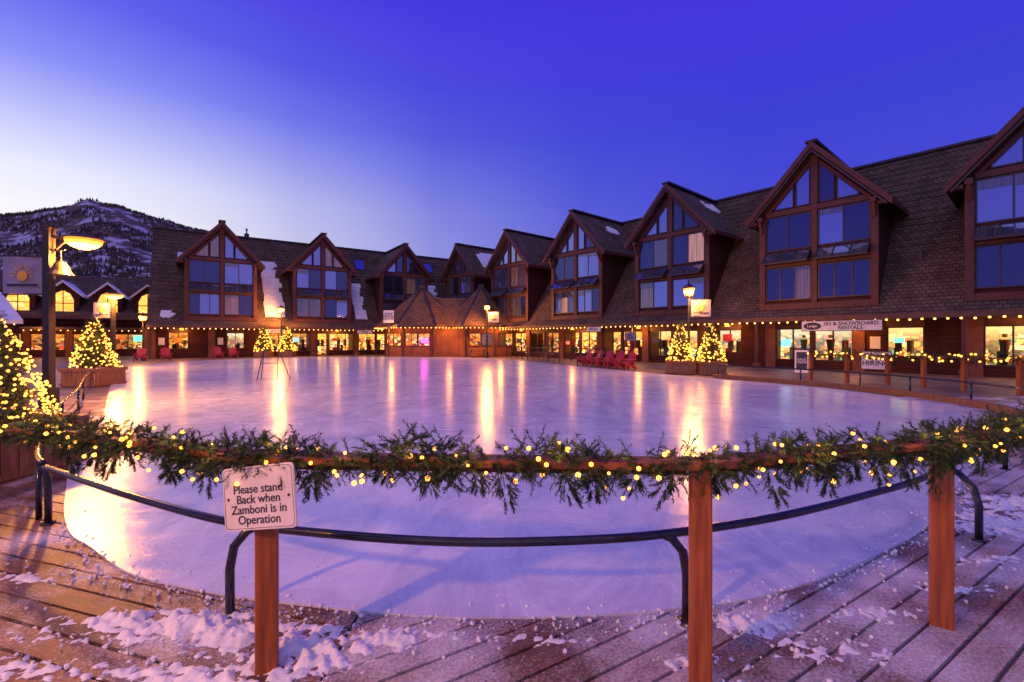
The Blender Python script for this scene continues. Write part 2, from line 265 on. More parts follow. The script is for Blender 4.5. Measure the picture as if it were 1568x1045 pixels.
# ---------------------------------------------------------------- deck
def clip(poly,reg):
    out=poly
    for i in range(len(reg)):
        a=reg[i]; c=reg[(i+1)%len(reg)]; inp=out; out=[]
        def side(q): return (c[0]-a[0])*(q[1]-a[1])-(c[1]-a[1])*(q[0]-a[0])
        for k in range(len(inp)):
            p1=inp[k]; p2=inp[(k+1)%len(inp)]; s1=side(p1); s2=side(p2)
            if s1>=0: out.append(p1)
            if (s1>=0)!=(s2>=0):
                t=s1/(s1-s2); out.append((p1[0]+(p2[0]-p1[0])*t,p1[1]+(p2[1]-p1[1])*t))
        if not out: return []
    return out
def deckmat(name,lo,hi,amt):
    m,n,l,p=base(name)
    t=n.new('ShaderNodeTexCoord'); ge=n.new('ShaderNodeNewGeometry'); mp=n.new('ShaderNodeMapping'); mp.inputs['Scale'].default_value=(1.2,14,14); l.new(t.outputs['Object'],mp.inputs[0])
    no=n.new('ShaderNodeTexNoise'); no.inputs['Scale'].default_value=2; no.inputs['Detail'].default_value=8; l.new(mp.outputs[0],no.inputs[0])
    r=ramp(n,[(.3,(.085,.032,.018,1)),(.7,(.27,.11,.055,1))]); l.new(no.outputs[0],r.inputs[0])
    hs=n.new('ShaderNodeHueSaturation'); l.new(r.outputs[0],hs.inputs['Color'])
    ma=n.new('ShaderNodeMapRange'); ma.inputs[3].default_value=.6; ma.inputs[4].default_value=1.25; l.new(ge.outputs['Random Per Island'],ma.inputs[0]); l.new(ma.outputs[0],hs.inputs['Value'])
    n2=n.new('ShaderNodeTexNoise'); n2.inputs['Scale'].default_value=1.7; n2.inputs['Detail'].default_value=5; l.new(t.outputs['Object'],n2.inputs[0])
    n3=n.new('ShaderNodeTexNoise'); n3.inputs['Scale'].default_value=50; n3.inputs['Detail'].default_value=8; n3.inputs['Roughness'].default_value=.85; l.new(t.outputs['Object'],n3.inputs[0])
    ad=n.new('ShaderNodeMath'); ad.operation='MULTIPLY_ADD'; ad.inputs[1].default_value=1.2; l.new(n3.outputs[0],ad.inputs[0]); l.new(n2.outputs[0],ad.inputs[2])
    mr=n.new('ShaderNodeMapRange'); mr.inputs[1].default_value=lo; mr.inputs[2].default_value=hi; mr.inputs[3].default_value=0; mr.inputs[4].default_value=amt; l.new(ad.outputs[0],mr.inputs[0])
    mm=n.new('ShaderNodeMix'); mm.data_type='RGBA'; l.new(mr.outputs[0],mm.inputs[0]); l.new(hs.outputs[0],mm.inputs[6]); mm.inputs[7].default_value=(.78,.78,.84,1); l.new(mm.outputs[2],p.inputs['Base Color'])
    p.inputs['Roughness'].default_value=.4
    bp=n.new('ShaderNodeBump'); bp.inputs['Strength'].default_value=.8; bp.inputs['Distance'].default_value=.006; l.new(ad.outputs[0],bp.inputs['Height']); l.new(bp.outputs[0],p.inputs['Normal'])
    return m
deck=empty('wooden_deck')
def boards(name,ang,reg,mt,W=.175,gap=.02):
    ca,sa=math.cos(ang),math.sin(ang); b=MB()
    for k in range(-140,150):
        y0=k*W+gap/2; y1=(k+1)*W-gap/2
        off=(k*1.37)%3.6; x=-24-off
        while x<24:
            r=[(x+.003,y0),(x+3.597,y0),(x+3.597,y1),(x+.003,y1)]
            wr=[(px*ca-py*sa,px*sa+py*ca) for px,py in r]
            cl=clip(wr,reg)
            if len(cl)>2:
                lc=[(px*ca+py*sa,-px*sa+py*ca) for px,py in cl]
                b.exz(lc,-.028,U(-.003,.001),mt)
            x+=3.6
    o=b.build(name,deck); o.rotation_euler=(0,0,ang)
SX=-.95
boards('boards_right',math.radians(31),[(SX+.01,-5),(17,-5),(17,13.5),(SX+.01,13.5)],deckmat('deck_wood_snowy',.94,1.26,.88))
boards('boards_left',math.radians(-17),[(-15,-5),(SX-.01,-5),(SX-.01,13.5),(-15,13.5)],deckmat('deck_wood',1.08,1.34,.85))
b=MB()
seg=[(8.9,20.1),(9.9,18.7),(11.05,16.6),(11.7,14.8),(11.8,12.8),(11.45,10.7),(10.5,9.0)]
cs=[Vector((p.x,p.y,0)) for p in catmull([(x,y,0) for x,y in seg],6)]
for i in range(len(cs)-1):
    b.beam(cs[i]+Vector((0,0,.055)),cs[i+1]+Vector((0,0,.055)),.12,.22,PLANT)
b.build('timber_kerb')
# ---------------------------------------------------------------- snow on deck
near=[(x,y) for x,y in ice if y<7.6]
near.sort(); nx_=np.array([q[0] for q in near]); ny_=np.array([q[1] for q in near])
def yedge(x): return float(np.interp(x,nx_,ny_))
CL=[(-1.85,2.68,.45,.13,.06),(-1.15,2.5,.36,.14,.06),(-2.35,2.75,.4,.08,.03),(-.6,2.60,.32,.07,.026),(-3.45,3.25,.45,.07,.022),(-3.9,2.85,.4,.06,.018),(1.4,2.72,.3,.10,.036),(1.75,2.5,.3,.08,.020),(1.0,2.4,.25,.06,.022),(2.3,2.85,.4,.07,.020),(4.5,4.2,.5,.30,.036),(3.9,3.5,.6,.08,.020),(5.3,4.7,.5,.25,.04),(3.0,3.1,.4,.06,.018),(.2,2.58,.3,.05,.018),(-2.6,2.35,.5,.07,.022),(-1.6,2.3,.5,.08,.03),(-3.0,2.6,.5,.05,.018)]
step=.013; x0,x1,y0,y1=-5.6,6.6,1.75,5.9
nxn=int((x1-x0)/step); nyn=int((y1-y0)/step)
idx=-np.ones((nxn,nyn),dtype=int); H=np.full((nxn,nyn),-1.0)
for i in range(nxn):
    x=x0+i*step; ye=yedge(x)
    jm=min(nyn,int((ye+.03-y0)/step)+1)
    for j in range(max(0,jm)):
        y=y0+j*step; A=0
        for cx,cy,rx,ry,h in CL:
            dx=(x-cx)/rx; dy=(y-cy)/ry; q=dx*dx+dy*dy
            if q<5: A+=h*math.exp(-q)
        if A<.004: continue
        v=Vector((x,y,0)); n1=noise.noise(v*6); n2=noise.noise(v*17+Vector((3,1,0))); n3=noise.noise(v*52); n4=noise.noise(v*33+Vector((9,2,0)))
        e=min(1,max(0,(ye+.03-y)/.1))
        H[i,j]=(A*(.75+1.0*n1+.7*n2+.4*n4)+.014*n2+.010*n3+.008*n4-.011)*e-.004
vs=[];fs=[]
def vid(i,j):
    if idx[i,j]<0:
        idx[i,j]=len(vs); vs.append((x0+i*step+U(-.004,.004),y0+j*step+U(-.004,.004),max(-.02,float(H[i,j]))))
    return int(idx[i,j])
for i in range(nxn-1):
    for j in range(nyn-1):
        if H[i,j]>-.003 or H[i+1,j]>-.003 or H[i,j+1]>-.003 or H[i+1,j+1]>-.003:
            fs.append((vid(i,j),vid(i+1,j),vid(i+1,j+1),vid(i,j+1)))
b=MB(); b.add(vs,fs,SNOW); b.build('snow_patches',smooth=True)
b=MB()
for k in range(3600):
    if k%3:
        x=U(-4.2,5.5); y=yedge(x)+random.gauss(-.05,.09)
    else:
        c=random.choice(CL); x=random.gauss(c[0],c[2]*.9); y=min(yedge(x),random.gauss(c[1],c[3]*2.2))
    r=.002+.013*R()**6; b.ico((x,y,.006+r*.5),r,SNOW,.35)
for k in range(300):
    x=U(-3,4); y=yedge(x)+abs(random.gauss(0,.5)); b.ico((x,y,.013),.002+.007*R()**3,SNOW,.3)
b.build('snow_crumbs')
# ---------------------------------------------------------------- low pipe rail round the rink
pr=empty('pipe_railing')
PR=[(-4.32,4.19),(-3.6,3.8),(-2.85,3.4),(-1.87,2.94),(-1.11,2.74),(-.317,2.63),(.44,2.656),(1.01,2.76),(1.8,3.02),(2.68,3.43),(3.54,3.88),(4.7,4.65),(6.0,5.5),(7.3,6.5)]
z=.53
b=MB(); b.tube([(p.x,p.y,z) for p in catmull([(x,y,0) for x,y in PR],8)],.026,14,BLACK)
def prpost(bx,by,tx,ty,zz=z,r=.027):
    b.tube([(bx,by,0),(bx,by,zz*.55),(bx+(tx-bx)*.15,by+(ty-by)*.15,zz*.8),(bx+(tx-bx)*.6,by+(ty-by)*.6,zz*.95),(tx,ty,zz)],r,12,BLACK)
    b.cyl((bx,by,0),(bx,by,.012),.055,.055,14,BLACK)
prpost(-4.28,4.2,-4.32,4.19); prpost(-1.735,2.80,-1.6,2.86); prpost(1.05,2.74,.9,2.74); prpost(6.45,5.95,6.0,5.5); prpost(3.95,3.85,4.0,4.18)
b.build('near_rail',pr,True)
b=MB()
LR=[(-4.32,4.19),(-4.95,4.75),(-7.15,7.05),(-10.1,10.6),(-13.8,14.8),(-21.0,23.5),(-24.5,28.5)]
cl=catmull([(x,y,0) for x,y in LR],8); b.tube([(p.x,p.y,.56) for p in cl],.027,10,BLACK); b.tube([(p.x,p.y,.3) for p in cl[10:]],.02,8,BLACK)
for q in cl[4::5]: b.cyl((q.x,q.y,-.03),(q.x,q.y,.56),.024,.024,10,BLACK)
b.build('left_rail',pr,True)
b=MB()
RR=[(9.2,20.3),(11.35,16.9),(12.0,14.9),(12.15,12.8),(11.8,10.4),(10.6,8.7),(8.9,7.4),(7.3,6.5)]
cl=catmull([(x,y,0) for x,y in RR],6); b.tube([(p.x,p.y,.56) for p in cl],.027,10,BLACK)
for q in cl[0::5]: b.cyl((q.x,q.y,-.03),(q.x,q.y,.56),.024,.024,10,BLACK)
b.build('right_rail',pr,True)
# ---------------------------------------------------------------- fir sprigs / garland
def sprig(mb,p,d,Ln,nn,nl,nw,mt):
    d=d.normalized(); a=d.orthogonal().normalized(); c=d.cross(a)
    mb.add([p-a*.002,p+a*.002,p+d*Ln],[(0,1,2)],TWIG)
    vs=[];fs=[]
    for k in range(nn):
        t=(k+R())/nn; an=U(0,6.283); s=a*math.cos(an)+c*math.sin(an)
        q=p+d*(Ln*t); nd=(d*U(.5,.9)+s).normalized(); sd=nd.cross(d)
        if sd.length<1e-4: continue
        sd.normalize(); o=len(vs); e=q+nd*nl*U(.7,1.15)
        vs+=[q-sd*nw,q+sd*nw,e]; fs.append((o,o+1,o+2))
    mb.add(vs,fs,mt)
def resample(pts,ds):
    pts=[Vector(p) for p in pts]; out=[];acc=0
    for i in range(len(pts)-1):
        L_=(pts[i+1]-pts[i]).length; t=acc
        while t<L_:
            out.append((pts[i].lerp(pts[i+1],t/L_),(pts[i+1]-pts[i]).normalized())); t+=ds
        acc=t-L_
    return out
def garland(parent,pts,dens,rad,nb,near=True):
    mb=MB(); bb=MB(); ph=U(0,9)
    sm=resample(pts,1/dens)
    bf=lambda s:.45+1.5*noise.noise(Vector((s*2.3,ph,0)))+.28*math.sin(s*13+1.5*math.sin(s*3))
    for i,(p,d) in enumerate(sm):
        s=i/dens; bunch=max(0,min(1.3,bf(s)))
        if near and R()>.42+.6*bunch: continue
        side=d.cross(Vector((0,0,1))).normalized(); an=U(0,6.283)
        rr=rad*(.2+.8*R())*(.6+.75*bunch)
        off=side*math.cos(an)*rr+Vector((0,0,math.sin(an)*rr-.02))
        q=p+off*.75; dr=(off.normalized()*U(.3,1.1)+d*random.choice((-1,1))*U(.2,1.0)+Vector((0,0,U(-.6,.4)))).normalized()
        gm=GREEN if R()<.66 else GREEN2
        if near: sprig(mb,q,dr,U(.05,.125),32,.026,.0030,gm)
        else: sprig(mb,q,dr,U(.12,.22),9,.08,.012,gm)
    if near:
        s=0
        for (p,d) in resample(pts,.19):
            s+=.19
            if R()<.22: continue
            dd=Vector((d.x*U(-.7,.7),U(-.25,.05),-1)).normalized(); Lh=U(.05,.12)+.13*R()*max(0,min(1,bf(s))); st=p+Vector((U(-.05,.05),U(-.08,0),-.05))
            a=dd.cross(Vector((0,1,0))).normalized()
            for k in range(int(12+Lh*100)):
                t=R(); s_=random.choice((-1,1)); q=st+dd*Lh*t+a*s_*.012
                sprig(mb,q,dd*U(.6,1)+a*s_*U(.2,1.2)*(1.15-t)+Vector((0,U(-.4,.4),0)),U(.035,.09)*(1.2-.5*t),26,.023,.0030,GREEN if R()<.66 else GREEN2)
    mb.build('fir_foliage',parent)
    for (p,d) in resample(pts,1/nb):
        if near and R()<.18: continue
        side=d.cross(Vector((0,0,1))).normalized(); an=U(0,6.283); r_=rad*U(.7,1.25)
        q=p+side*math.cos(an)*r_+Vector((0,0,math.sin(an)*r_*.9-.03))+d*U(-.05,.05)
        if near and R()<.22: q.z-=U(.03,.10)
        bb.ico(q,U(.008,.0145) if near else .04,BULB)
    bb.build('string_lights',parent)
wr=empty('wooden_railing')
RP=[(-5.4,4.25),(-3.95,3.38),(-1.27,2.36),(.93,2.25),(2.565,2.72),(4.05,3.45),(6.6,5.0)]
b=MB()
for i in range(len(RP)-1):
    a=Vector((*RP[i],1.085)); c=Vector((*RP[i+1],1.085)); d=(c-a).normalized()
    b.beam(a+d*.002,c-d*.002,.13,.036,WRAIL)
    b.beam(a-Vector((0,0,.036))+d*.07,c-Vector((0,0,.036))-d*.07,.03,.034,WRAIL)
b.build('top_rail',wr)
for (x,y) in RP:
    b=MB(); hw=.052
    ch=.006; b.exz([(-hw+ch,-hw),(hw-ch,-hw),(hw,-hw+ch),(hw,hw-ch),(hw-ch,hw),(-hw+ch,hw),(-hw,hw-ch),(-hw,-hw+ch)],-.1,1.064,WPOST)
    b.box(-hw-.004,-hw+.01,-hw*.4,-hw*.2,.9,.92,BLACK)
    o=b.build('post',wr); o.location=(x,y,0); o.rotation_euler=(0,0,-math.atan2(x,y)*.85)
ga=empty('lit_garland')
gp=[]
for i in range(len(RP)-1):
    a=Vector((*RP[i],1.10)); c=Vector((*RP[i+1],1.10)); n_=9
    for k in range(n_): gp.append(a.lerp(c,k/n_)+Vector((0,-.04,.03*math.sin(k*2.1+i)+.01)))
garland(ga,gp,540,.09,29)
for (p,d) in resample(gp,.36): light('bulb_glow',(p.x+U(-.05,.05),p.y-.13,p.z+U(.03,.1)),.8,ga,.012,(1,.42,.08))
wr2=empty('wooden_railing'); F=[(12.6,19.2),(14.2,17.2),(15.2,15.3),(16.6,13.2),(19.5,10.5)]
b=MB()
for i in range(len(F)-1):
    b.beam((*F[i],1.08),(*F[i+1],1.08),.14,.05,WRAIL)
    for t in (0,.5):
        x=F[i][0]*(1-t)+F[i+1][0]*t; y=F[i][1]*(1-t)+F[i+1][1]*t; b.box(x-.06,x+.06,y-.06,y+.06,-.03,1.05,WPOST)
b.build('rail_and_posts',wr2)
ga2=empty('lit_garland'); garland(ga2,[(x,y,1.1) for x,y in F],75,.14,10,False)
# ---------------------------------------------------------------- warning sign
sg=empty('warning_sign',(-1.235,2.22,.93)); sg.rotation_euler=(math.radians(90-5),math.radians(-9.5),math.radians(-16)); sg.scale=(1.15,1.18,1)
b=MB(); W_,H_,rd=.188,.128,.02
pts=[]
for cx,cy,a0 in ((W_-rd,H_-rd,0),(-W_+rd,H_-rd,90),(-W_+rd,-H_+rd,180),(W_-rd,-H_+rd,270)):
    for k in range(6):
        a=math.radians(a0+k*18); pts.append((cx+rd*math.cos(a),cy+rd*math.sin(a)))
b.exz(pts,-.006,.004,WHITE)
ins=[(x*.965,y*.95) for x,y in pts]; ins2=[(x*.955,y*.935) for x,y in pts]; n_=len(ins)
b.add([(x,y,.0052) for x,y in ins]+[(x,y,.0052) for x,y in ins2],[(i,(i+1)%n_,(i+1)%n_+n_,i+n_) for i in range(n_)],INK)
arc=lambda r,cx,cy,a0,a1,w_:[b.add([(cx+r*math.cos(a),cy+r*.5*math.sin(a),.0055),(cx+(r+w_)*math.cos(a),cy+(r+w_)*.5*math.sin(a),.0055),(cx+(r+w_)*math.cos(a+.2),cy+(r+w_)*.5*math.sin(a+.2),.0055),(cx+r*math.cos(a+.2),cy+r*.5*math.sin(a+.2),.0055)],[(0,1,2,3)],INK) for a in np.arange(a0,a1,.2)]
arc(.055,0,.078,.1,3.0,.003); arc(.03,.015,.08,.1,3.0,.003); arc(.02,-.03,.08,.1,2.9,.003)
for sx_ in (-.16,.16): b.cyl((sx_,0,.004),(sx_,0,.007),.006,.006,8,POLE)
b.build('panel',sg)
tx=text('lettering','Please stand\nBack when\nZamboni is in\nOperation',.0485,(0,-.026,.0055),(0,0,0),INK,sg); tx.scale=(1.1,1,1)
# ---------------------------------------------------------------- buildings
def window(b,x0,x1,z0,z1,y,nx,glass=None,nz=1,fw=.07,mt=FRAME):
    b.box(x0,x0+fw,y-.07,y,z0,z1,mt); b.box(x1-fw,x1,y-.07,y,z0,z1,mt)
    b.box(x0+fw,x1-fw,y-.07,y,z0,z0+fw,mt); b.box(x0+fw,x1-fw,y-.07,y,z1-fw,z1,mt)
    dx=(x1-x0)/nx
    for i in range(1,nx): b.box(x0+dx*i-.035,x0+dx*i+.035,y-.06,y,z0+fw,z1-fw,mt)
    for i in range(nx):
        gm=glass or random.choices(GL,(5,1.6,.4,1.0,5))[0]
        xa=x0+dx*i+(fw if i==0 else .035); xb=x0+dx*(i+1)-(fw if i==nx-1 else .035)
        t=U(-.012,.012); u=U(-.012,.012)
        b.poly([(xa,y-.03+t+u,z0+fw),(xb,y-.03-t+u,z0+fw),(xb,y-.03-t-u,z1-fw),(xa,y-.03+t-u,z1-fw)],gm)
        if gm is not GL[4] and glass is None and R()<.5:
            zz=z1-fw-(z1-z0)*U(.08,.3); b.box(xa+.01,xb-.01,y-.048,y-.044,zz,z1-fw,GL[1])
def dormer(par,xc,i):
    b=MB(); b.M=Matrix.Translation((xc,0,0)); hb=2.85
    b.add([(-hb,0,3.0),(hb,0,3.0),(hb,0,9.3),(0,0,12.42),(-hb,0,9.3),(-hb,6.6,3),(hb,6.6,3),(hb,6.6,9.3),(0,6.6,12.42),(-hb,6.6,9.3)],[(0,1,2,3,4),(1,6,7,2),(0,4,9,5)],SIDE)
    b.build(f'dormer_walls_{i}',par)
    b=MB(); b.M=Matrix.Translation((xc,0,0)); k=1.118
    for s in (-1,1):
        b.exy([(0,12.68),(s*3.45,12.68-3.45*k),(s*3.45,12.68-3.45*k-.2),(0,12.48)],-.6,6.9,SHY)
        b.exy([(s*.0,12.74),(s*3.52,12.74-3.52*k),(s*3.52,12.74-3.52*k-.36),(0,12.38)],-.70,-.605,TRIM)
        b.exy([(s*.0,12.30),(s*3.3,12.30-3.3*k),(s*3.3,12.30-3.3*k-.14),(0,12.16)],-.655,-.61,TRIMD)
        b.box(min(s*3.46,s*3.50),max(s*3.46,s*3.50),-.6,5.0,8.6,8.85,TRIM)
        x=s*2.72; b.box(x-.16,x+.16,-.16,-.003,3.45,9.05,TRIM)
        b.box(x-.13,x+.13,-.58,-.163,8.75,9.0,TRIM)
        b.beam((x,-.17,8.05),(x,-.55,8.74),.14,.14,TRIM)
        b.box(min(s*2.9,s*3.4),max(s*2.9,s*3.4),-.5,-.2,8.62,8.78,TRIM)
    b.box(-.28,.28,-.72,6.8,12.66,12.78,TRIMD)
    b.build(f'dormer_roof_{i}',par)
    b=MB(); b.M=Matrix.Translation((xc,0,0))
    b.box(-2.55,2.55,-.14,-.003,3.45,3.8,TRIM); b.box(-2.55,2.55,-.12,-.003,9.02,9.3,TRIM)
    b.box(-.14,.14,-.13,-.004,3.81,9.0,TRIM); b.box(-.17,.17,-.13,-.004,9.31,12.1,TRIM)
    b.box(-2.55,2.55,-.1,-.005,5.98,6.12,TRIM)
    for s in (-1,1):
        b.exy([(s*.18,12.05-.18*k),(s*2.55,12.05-2.55*k),(s*2.55,11.85-2.55*k),(s*.18,11.85-.18*k)],-.11,-.004,TRIM)
    b.build(f'dormer_trim_{i}',par)
    b=MB(); b.M=Matrix.Translation((xc,0,0))
    for s in (-1,1):
        xa,xb=(.17,2.54) if s>0 else (-2.54,-.17)
        window(b,xa,xb,4.0,5.95,-.003,random.choice((2,3)))
        window(b,xa,xb,6.95,8.98,-.003,2,None)
        gm=random.choice((GL[0],GL[0],GL[0],GL[4],GL[3])); f=lambda x:11.8-abs(x)*k
        for x_a,x_b in ((.22,.95),(1.05,2.05)):
            X0,X1=s*x_a,s*x_b; b.poly([(X0,-.03,9.4),(X1,-.03,9.4),(X1,-.03,max(9.44,f(X1))),(X0,-.03,f(X0))],gm if R()<.6 else GL[0])
            b.box(min(X0,X0+s*.05),max(X0,X0+s*.05),-.08,-.003,9.4,f(X0)-.02,FRAME); b.box(min(X1,X1-s*.05),max(X1,X1-s*.05),-.08,-.003,9.4,max(9.46,f(X1)),FRAME)
            b.beam((X0,-.05,f(X0)),(X1,-.05,max(9.44,f(X1))),.07,.07,FRAME); b.box(min(X0,X1),max(X0,X1),-.08,-.003,9.36,9.43,FRAME)
        for j in range(3):
            w_=(xb-xa)/3; a=xa+j*w_+.04; c=a+w_-.08
            b.poly([(a,-.75,6.18),(c,-.75,6.18),(c,-.02,6.86),(a,-.02,6.86)],GL[1] if R()<.4 else GL[0])
            b.beam((a-.04,-.76,6.17),(a-.04,-.01,6.87),.07,.06,FRAME)
        b.beam((xb-.04,-.76,6.17),(xb-.04,-.01,6.87),.07,.06,FRAME)
        b.box(xa,xb,-.82,-.76,6.1,6.2,FRAME)
    b.build(f'dormer_windows_{i}',par)
def row(name,ox,oy,ax,dxs,x0,x1,period):
    rot=math.atan2(ax[1],ax[0]); par=empty(name,(ox,oy,0),rot)
    b=MB(); P=[(-.95,2.93),(0,3.5),(6.6,12.8),(13.2,3.3),(13.2,2.76),(-.95,2.76)]
    b.exx(P,x0,x1,SHX,mts=[SHX,SHX,SHX,TRIMD,FASC,FASC],cap=SIDE)
    b.box(x0,x1,-1.0,-.953,2.7,2.97,FASC)
    b.box(x0-.05,x1+.05,6.4,6.8,12.74,12.88,TRIMD)
    for k in range(int((x1-x0)/3.3)):
        x=x0+U(.5,3)+k*3.3; d=U(.9,6.0); zz=3.5+d*(9.3/6.6)
        if R()<.55: b.box(x,x+.3,d-.12,d+.25,zz-.2,zz+.32,TRIMD)
    for k in range(22):
        d=.25+k*.29; zz=3.5+d*(9.3/6.6); x=x0
        while x<x1:
            xe=min(x1,x+U(.8,3.0)); e=U(-.012,.02); b.box(x,xe-.02,d-.05,d+.02,zz-.05+e,zz+.028+e,SHX); x=xe
    b.build('main_roof',par)
    for i,dx in enumerate(dxs): dormer(par,dx,i+1)
    b=MB()
    for x in (x0+8,x0+15.5,x0+26,x0+35.5):
        if x<x1: b.box(x-.22,x+.22,6.3,6.75,12.7,13.2,TRIMD); b.cyl((x,6.5,13.2),(x,6.5,13.65),.07,.07,8,BLACK); b.cyl((x,6.5,13.65),(x,6.5,13.75),.13,.13,8,BLACK)
    b.build('roof_vents',par)
    b=MB(); gb=MB(); hp=period/2; nb=int((x1-x0)/hp)+1; Y=.9
    for i in range(nb):
        a=x0+i*hp; c=min(a+hp,x1)
        if c-a<1.5: b.box(a,c,Y,Y+.3,0-.03,2.76,SIDE); continue
        b.box(a,a+.55,Y-.12,Y+.3,-.03,2.76,BRK); a+=.55
        ty=random.choice('WWDDS' if i%2 else 'WDWWS')
        im=random.choices(SHOP,(5,4,2,2))[0]
        if ty=='S':
            m0=a+.9; m1=m0+1.5; b.box(a,m0,Y,Y+.2,-.03,2.76,SIDE); b.box(m1,c,Y,Y+.2,-.03,2.76,SIDE); ops=[(m0,m1,.8)]
            b.box(a+.2,a+.65,Y-.03,Y,1.2,1.85,WHITE)
        elif ty=='D':
            m0=a+.15; m1=a+1.15; b.box(a,m0,Y,Y+.2,-.03,2.76,TRIM); b.box(m1,m1+.2,Y,Y+.2,-.03,2.76,TRIM); ops=[(m0,m1,0.06),(m1+.2,c,.45)]
        else: ops=[(a,a+(c-a)/2-.08,.45),(a+(c-a)/2+.08,c,.45)]; b.box(a+(c-a)/2-.08,a+(c-a)/2+.08,Y,Y+.2,-.03,2.76,TRIM)
        for (u0,u1,zb) in ops:
            if zb>.1: b.box(u0,u1,Y,Y+.2,-.03,zb,SIDE)
            b.box(u0,u1,Y,Y+.2,2.36,2.76,FASC)
            k=max(1,round((u1-u0)/1.0)); 
            for j in range(k+1):
                xx=u0+(u1-u0)*j/k; xx=min(max(xx,u0+.035),u1-.035); b.box(xx-.035,xx+.035,Y+.04,Y+.12,zb,2.36,TRIMD)
            b.box(u0,u1,Y+.05,Y+.11,zb,zb+.07,TRIMD); b.box(u0,u1,Y+.05,Y+.11,2.29,2.36,TRIMD)
            if zb<.1: b.box(u0,u1,Y+.05,Y+.11,.95,1.03,TRIMD)
            for q in range(int((u1-u0)*2.4)):
                xx=U(u0,u1-.3); ww=U(.12,.4); yy=Y+U(.5,1.3); gm=random.choice(GOODS)
                t_=R()
                if t_<.45: gb.box(xx,xx+ww,yy,yy+.3,zb,zb+U(.25,.8),gm)
                elif t_<.75:
                    for h in range(4): gb.box(xx+h*.07,xx+h*.07+.05,yy,yy+.3,.95+U(0,.1),1.65,random.choice(GOODS))
                else:
                    gb.cyl((xx,yy,zb),(xx,yy,zb+.75),.09,.13,7,gm); gb.cyl((xx,yy,zb+.75),(xx,yy,zb+1.25),.15,.2,8,random.choice(GOODS)); gb.ico((xx,yy,zb+1.43),.11,GOODS[2])
            if R()<.5: 
                zz=U(1.2,1.7); b.box(u0+.3,u0+.3+U(.35,.7),Y+.0,Y+.03,zz,zz+U(.25,.5),random.choice((WHITE,NEONR,NEONR,CHAIR,GOLD,NEONB,NEONG,GOODS[1])))
        gb.poly([(a-.5,Y+2.2,0),(c,Y+2.2,0),(c,Y+2.2,2.74),(a-.5,Y+2.2,2.74)],im)
        gb.box(a-.52,a-.48,Y+.3,Y+2.2,0,2.74,FASC)
        gb.poly([(a-.5,Y+.2,.0),(c,Y+.2,.0),(c,Y+2.2,.0),(a-.5,Y+2.2,.0)],CONC)
        if i%2==0: b.box(a-.6,a-.44,-.72,-.56,-.03,2.76,TRIM); b.box(a-.68,a-.36,-.8,-.48,-.03,.3,BRK)
    b.build('storefront',par); gb.build('shop_interiors',par)
    b=MB(); x=x0+.2
    while x<x1: b.ico((x,-1.05,2.66+U(-.02,.02)),.055,BULBF); x+=.44
    b.tube([(x0,-1.03,2.71),(x1,-1.03,2.71)],.012,5,BLACK)
    b.build('eave_lights',par)
    x=x0+2.5
    while x<x1:
        light('arcade_light',(x,-.1,2.4),90,par,.1); x+=period*.75
    b=MB(); x=x0+2.5
    while x<x1: b.cyl((x,-.1,2.54),(x,-.1,2.74),.16,.06,10,LAMPE); x+=period*.75
    b.build('arcade_lamps',par)
    return par
S_=8.91
rowR=row('lodge_building',17.1,25.7,(.648,-.762),[2*S_,S_,0,-S_,-2*S_,-3*S_,-4*S_],-5.1*S_-2.0,2.8*S_,S_)
rowL=row('lodge_building',-27.3,42.85,(.828,.561),[0,8.94,17.88],-5.55,28.5,8.94)
def roofsnow(par,name,strips):
    b=MB(); k=9.3/6.6; zf=lambda d:3.5+d*k
    for (xa,xb,da,db) in strips:
        nd=8
        for i in range(nd):
            d0=da+(db-da)*i/nd; d1=da+(db-da)*(i+.84)/nd; e0=U(-.1,.12); e1=U(-.25,.2)
            q=[xa+e0*.5,xa+(xb-xa)*.33,xa+(xb-xa)*.66,xb+e1]
            for j in range(3):
                l0=U(-.06,.06); A,B=q[j],q[j+1]
                b.add([(A,d0-.05+l0,zf(d0+l0)+.0),(B,d0-.05-l0,zf(d0-l0)),(B,d1,zf(d1)),(A,d1,zf(d1)),(A,d0-.1+l0,zf(d0+l0)+.1),(B,d0-.1-l0,zf(d0-l0)+.1),(B,d1-.05,zf(d1)+.12),(A,d1-.05,zf(d1)+.12)],
                  [(4,5,6,7),(0,1,5,4),(1,2,6,5),(2,3,7,6),(3,0,4,7)],SNOW)
    b.build(name,par)
roofsnow(rowL,'roof_snow',[(3.6,5.3,.3,3.3),(3.55,4.9,3.3,4.6),(12.4,13.6,.3,3.3),(21.4,23.2,1.0,3.6),(-4.6,-3.7,.1,.5)])
def dsnow(par,items):
    b=MB()
    for xc,y0_,y1_,f0,f1 in items:
        for j in range(5):
            ya=y0_+(y1_-y0_)*j/5; yb=ya+(y1_-y0_)/5*.97; g0=f0+U(-.06,.08); g1=f1+U(-.04,.03)
            xa,xb=xc+3.45*g0,xc+3.45*g1; za=12.70-3.45*g0*1.118; zb=12.70-3.45*g1*1.118
            b.add([(xa,ya,za),(xb,ya,zb),(xb,yb,zb),(xa,yb,za),(xa,ya,za+.08),(xb,ya,zb+.08),(xb,yb,zb+.08),(xa,yb,za+.08)],[(4,5,6,7),(0,1,5,4),(1,2,6,5),(2,3,7,6),(3,0,4,7)],SNOW)
    b.build('dormer_snow',par)
dsnow(rowL,((0,.2,3.8,.72,.97),(8.94,.8,3.4,.8,.97),(17.88,1.5,4.0,.4,.75)))
dsnow(rowR,((-S_,3.0,5.2,.2,.35),(-2*S_,2.4,4.2,.3,.42),(-4*S_,1.5,4.8,.25,.7)))
b=MB(); k=9.3/6.6
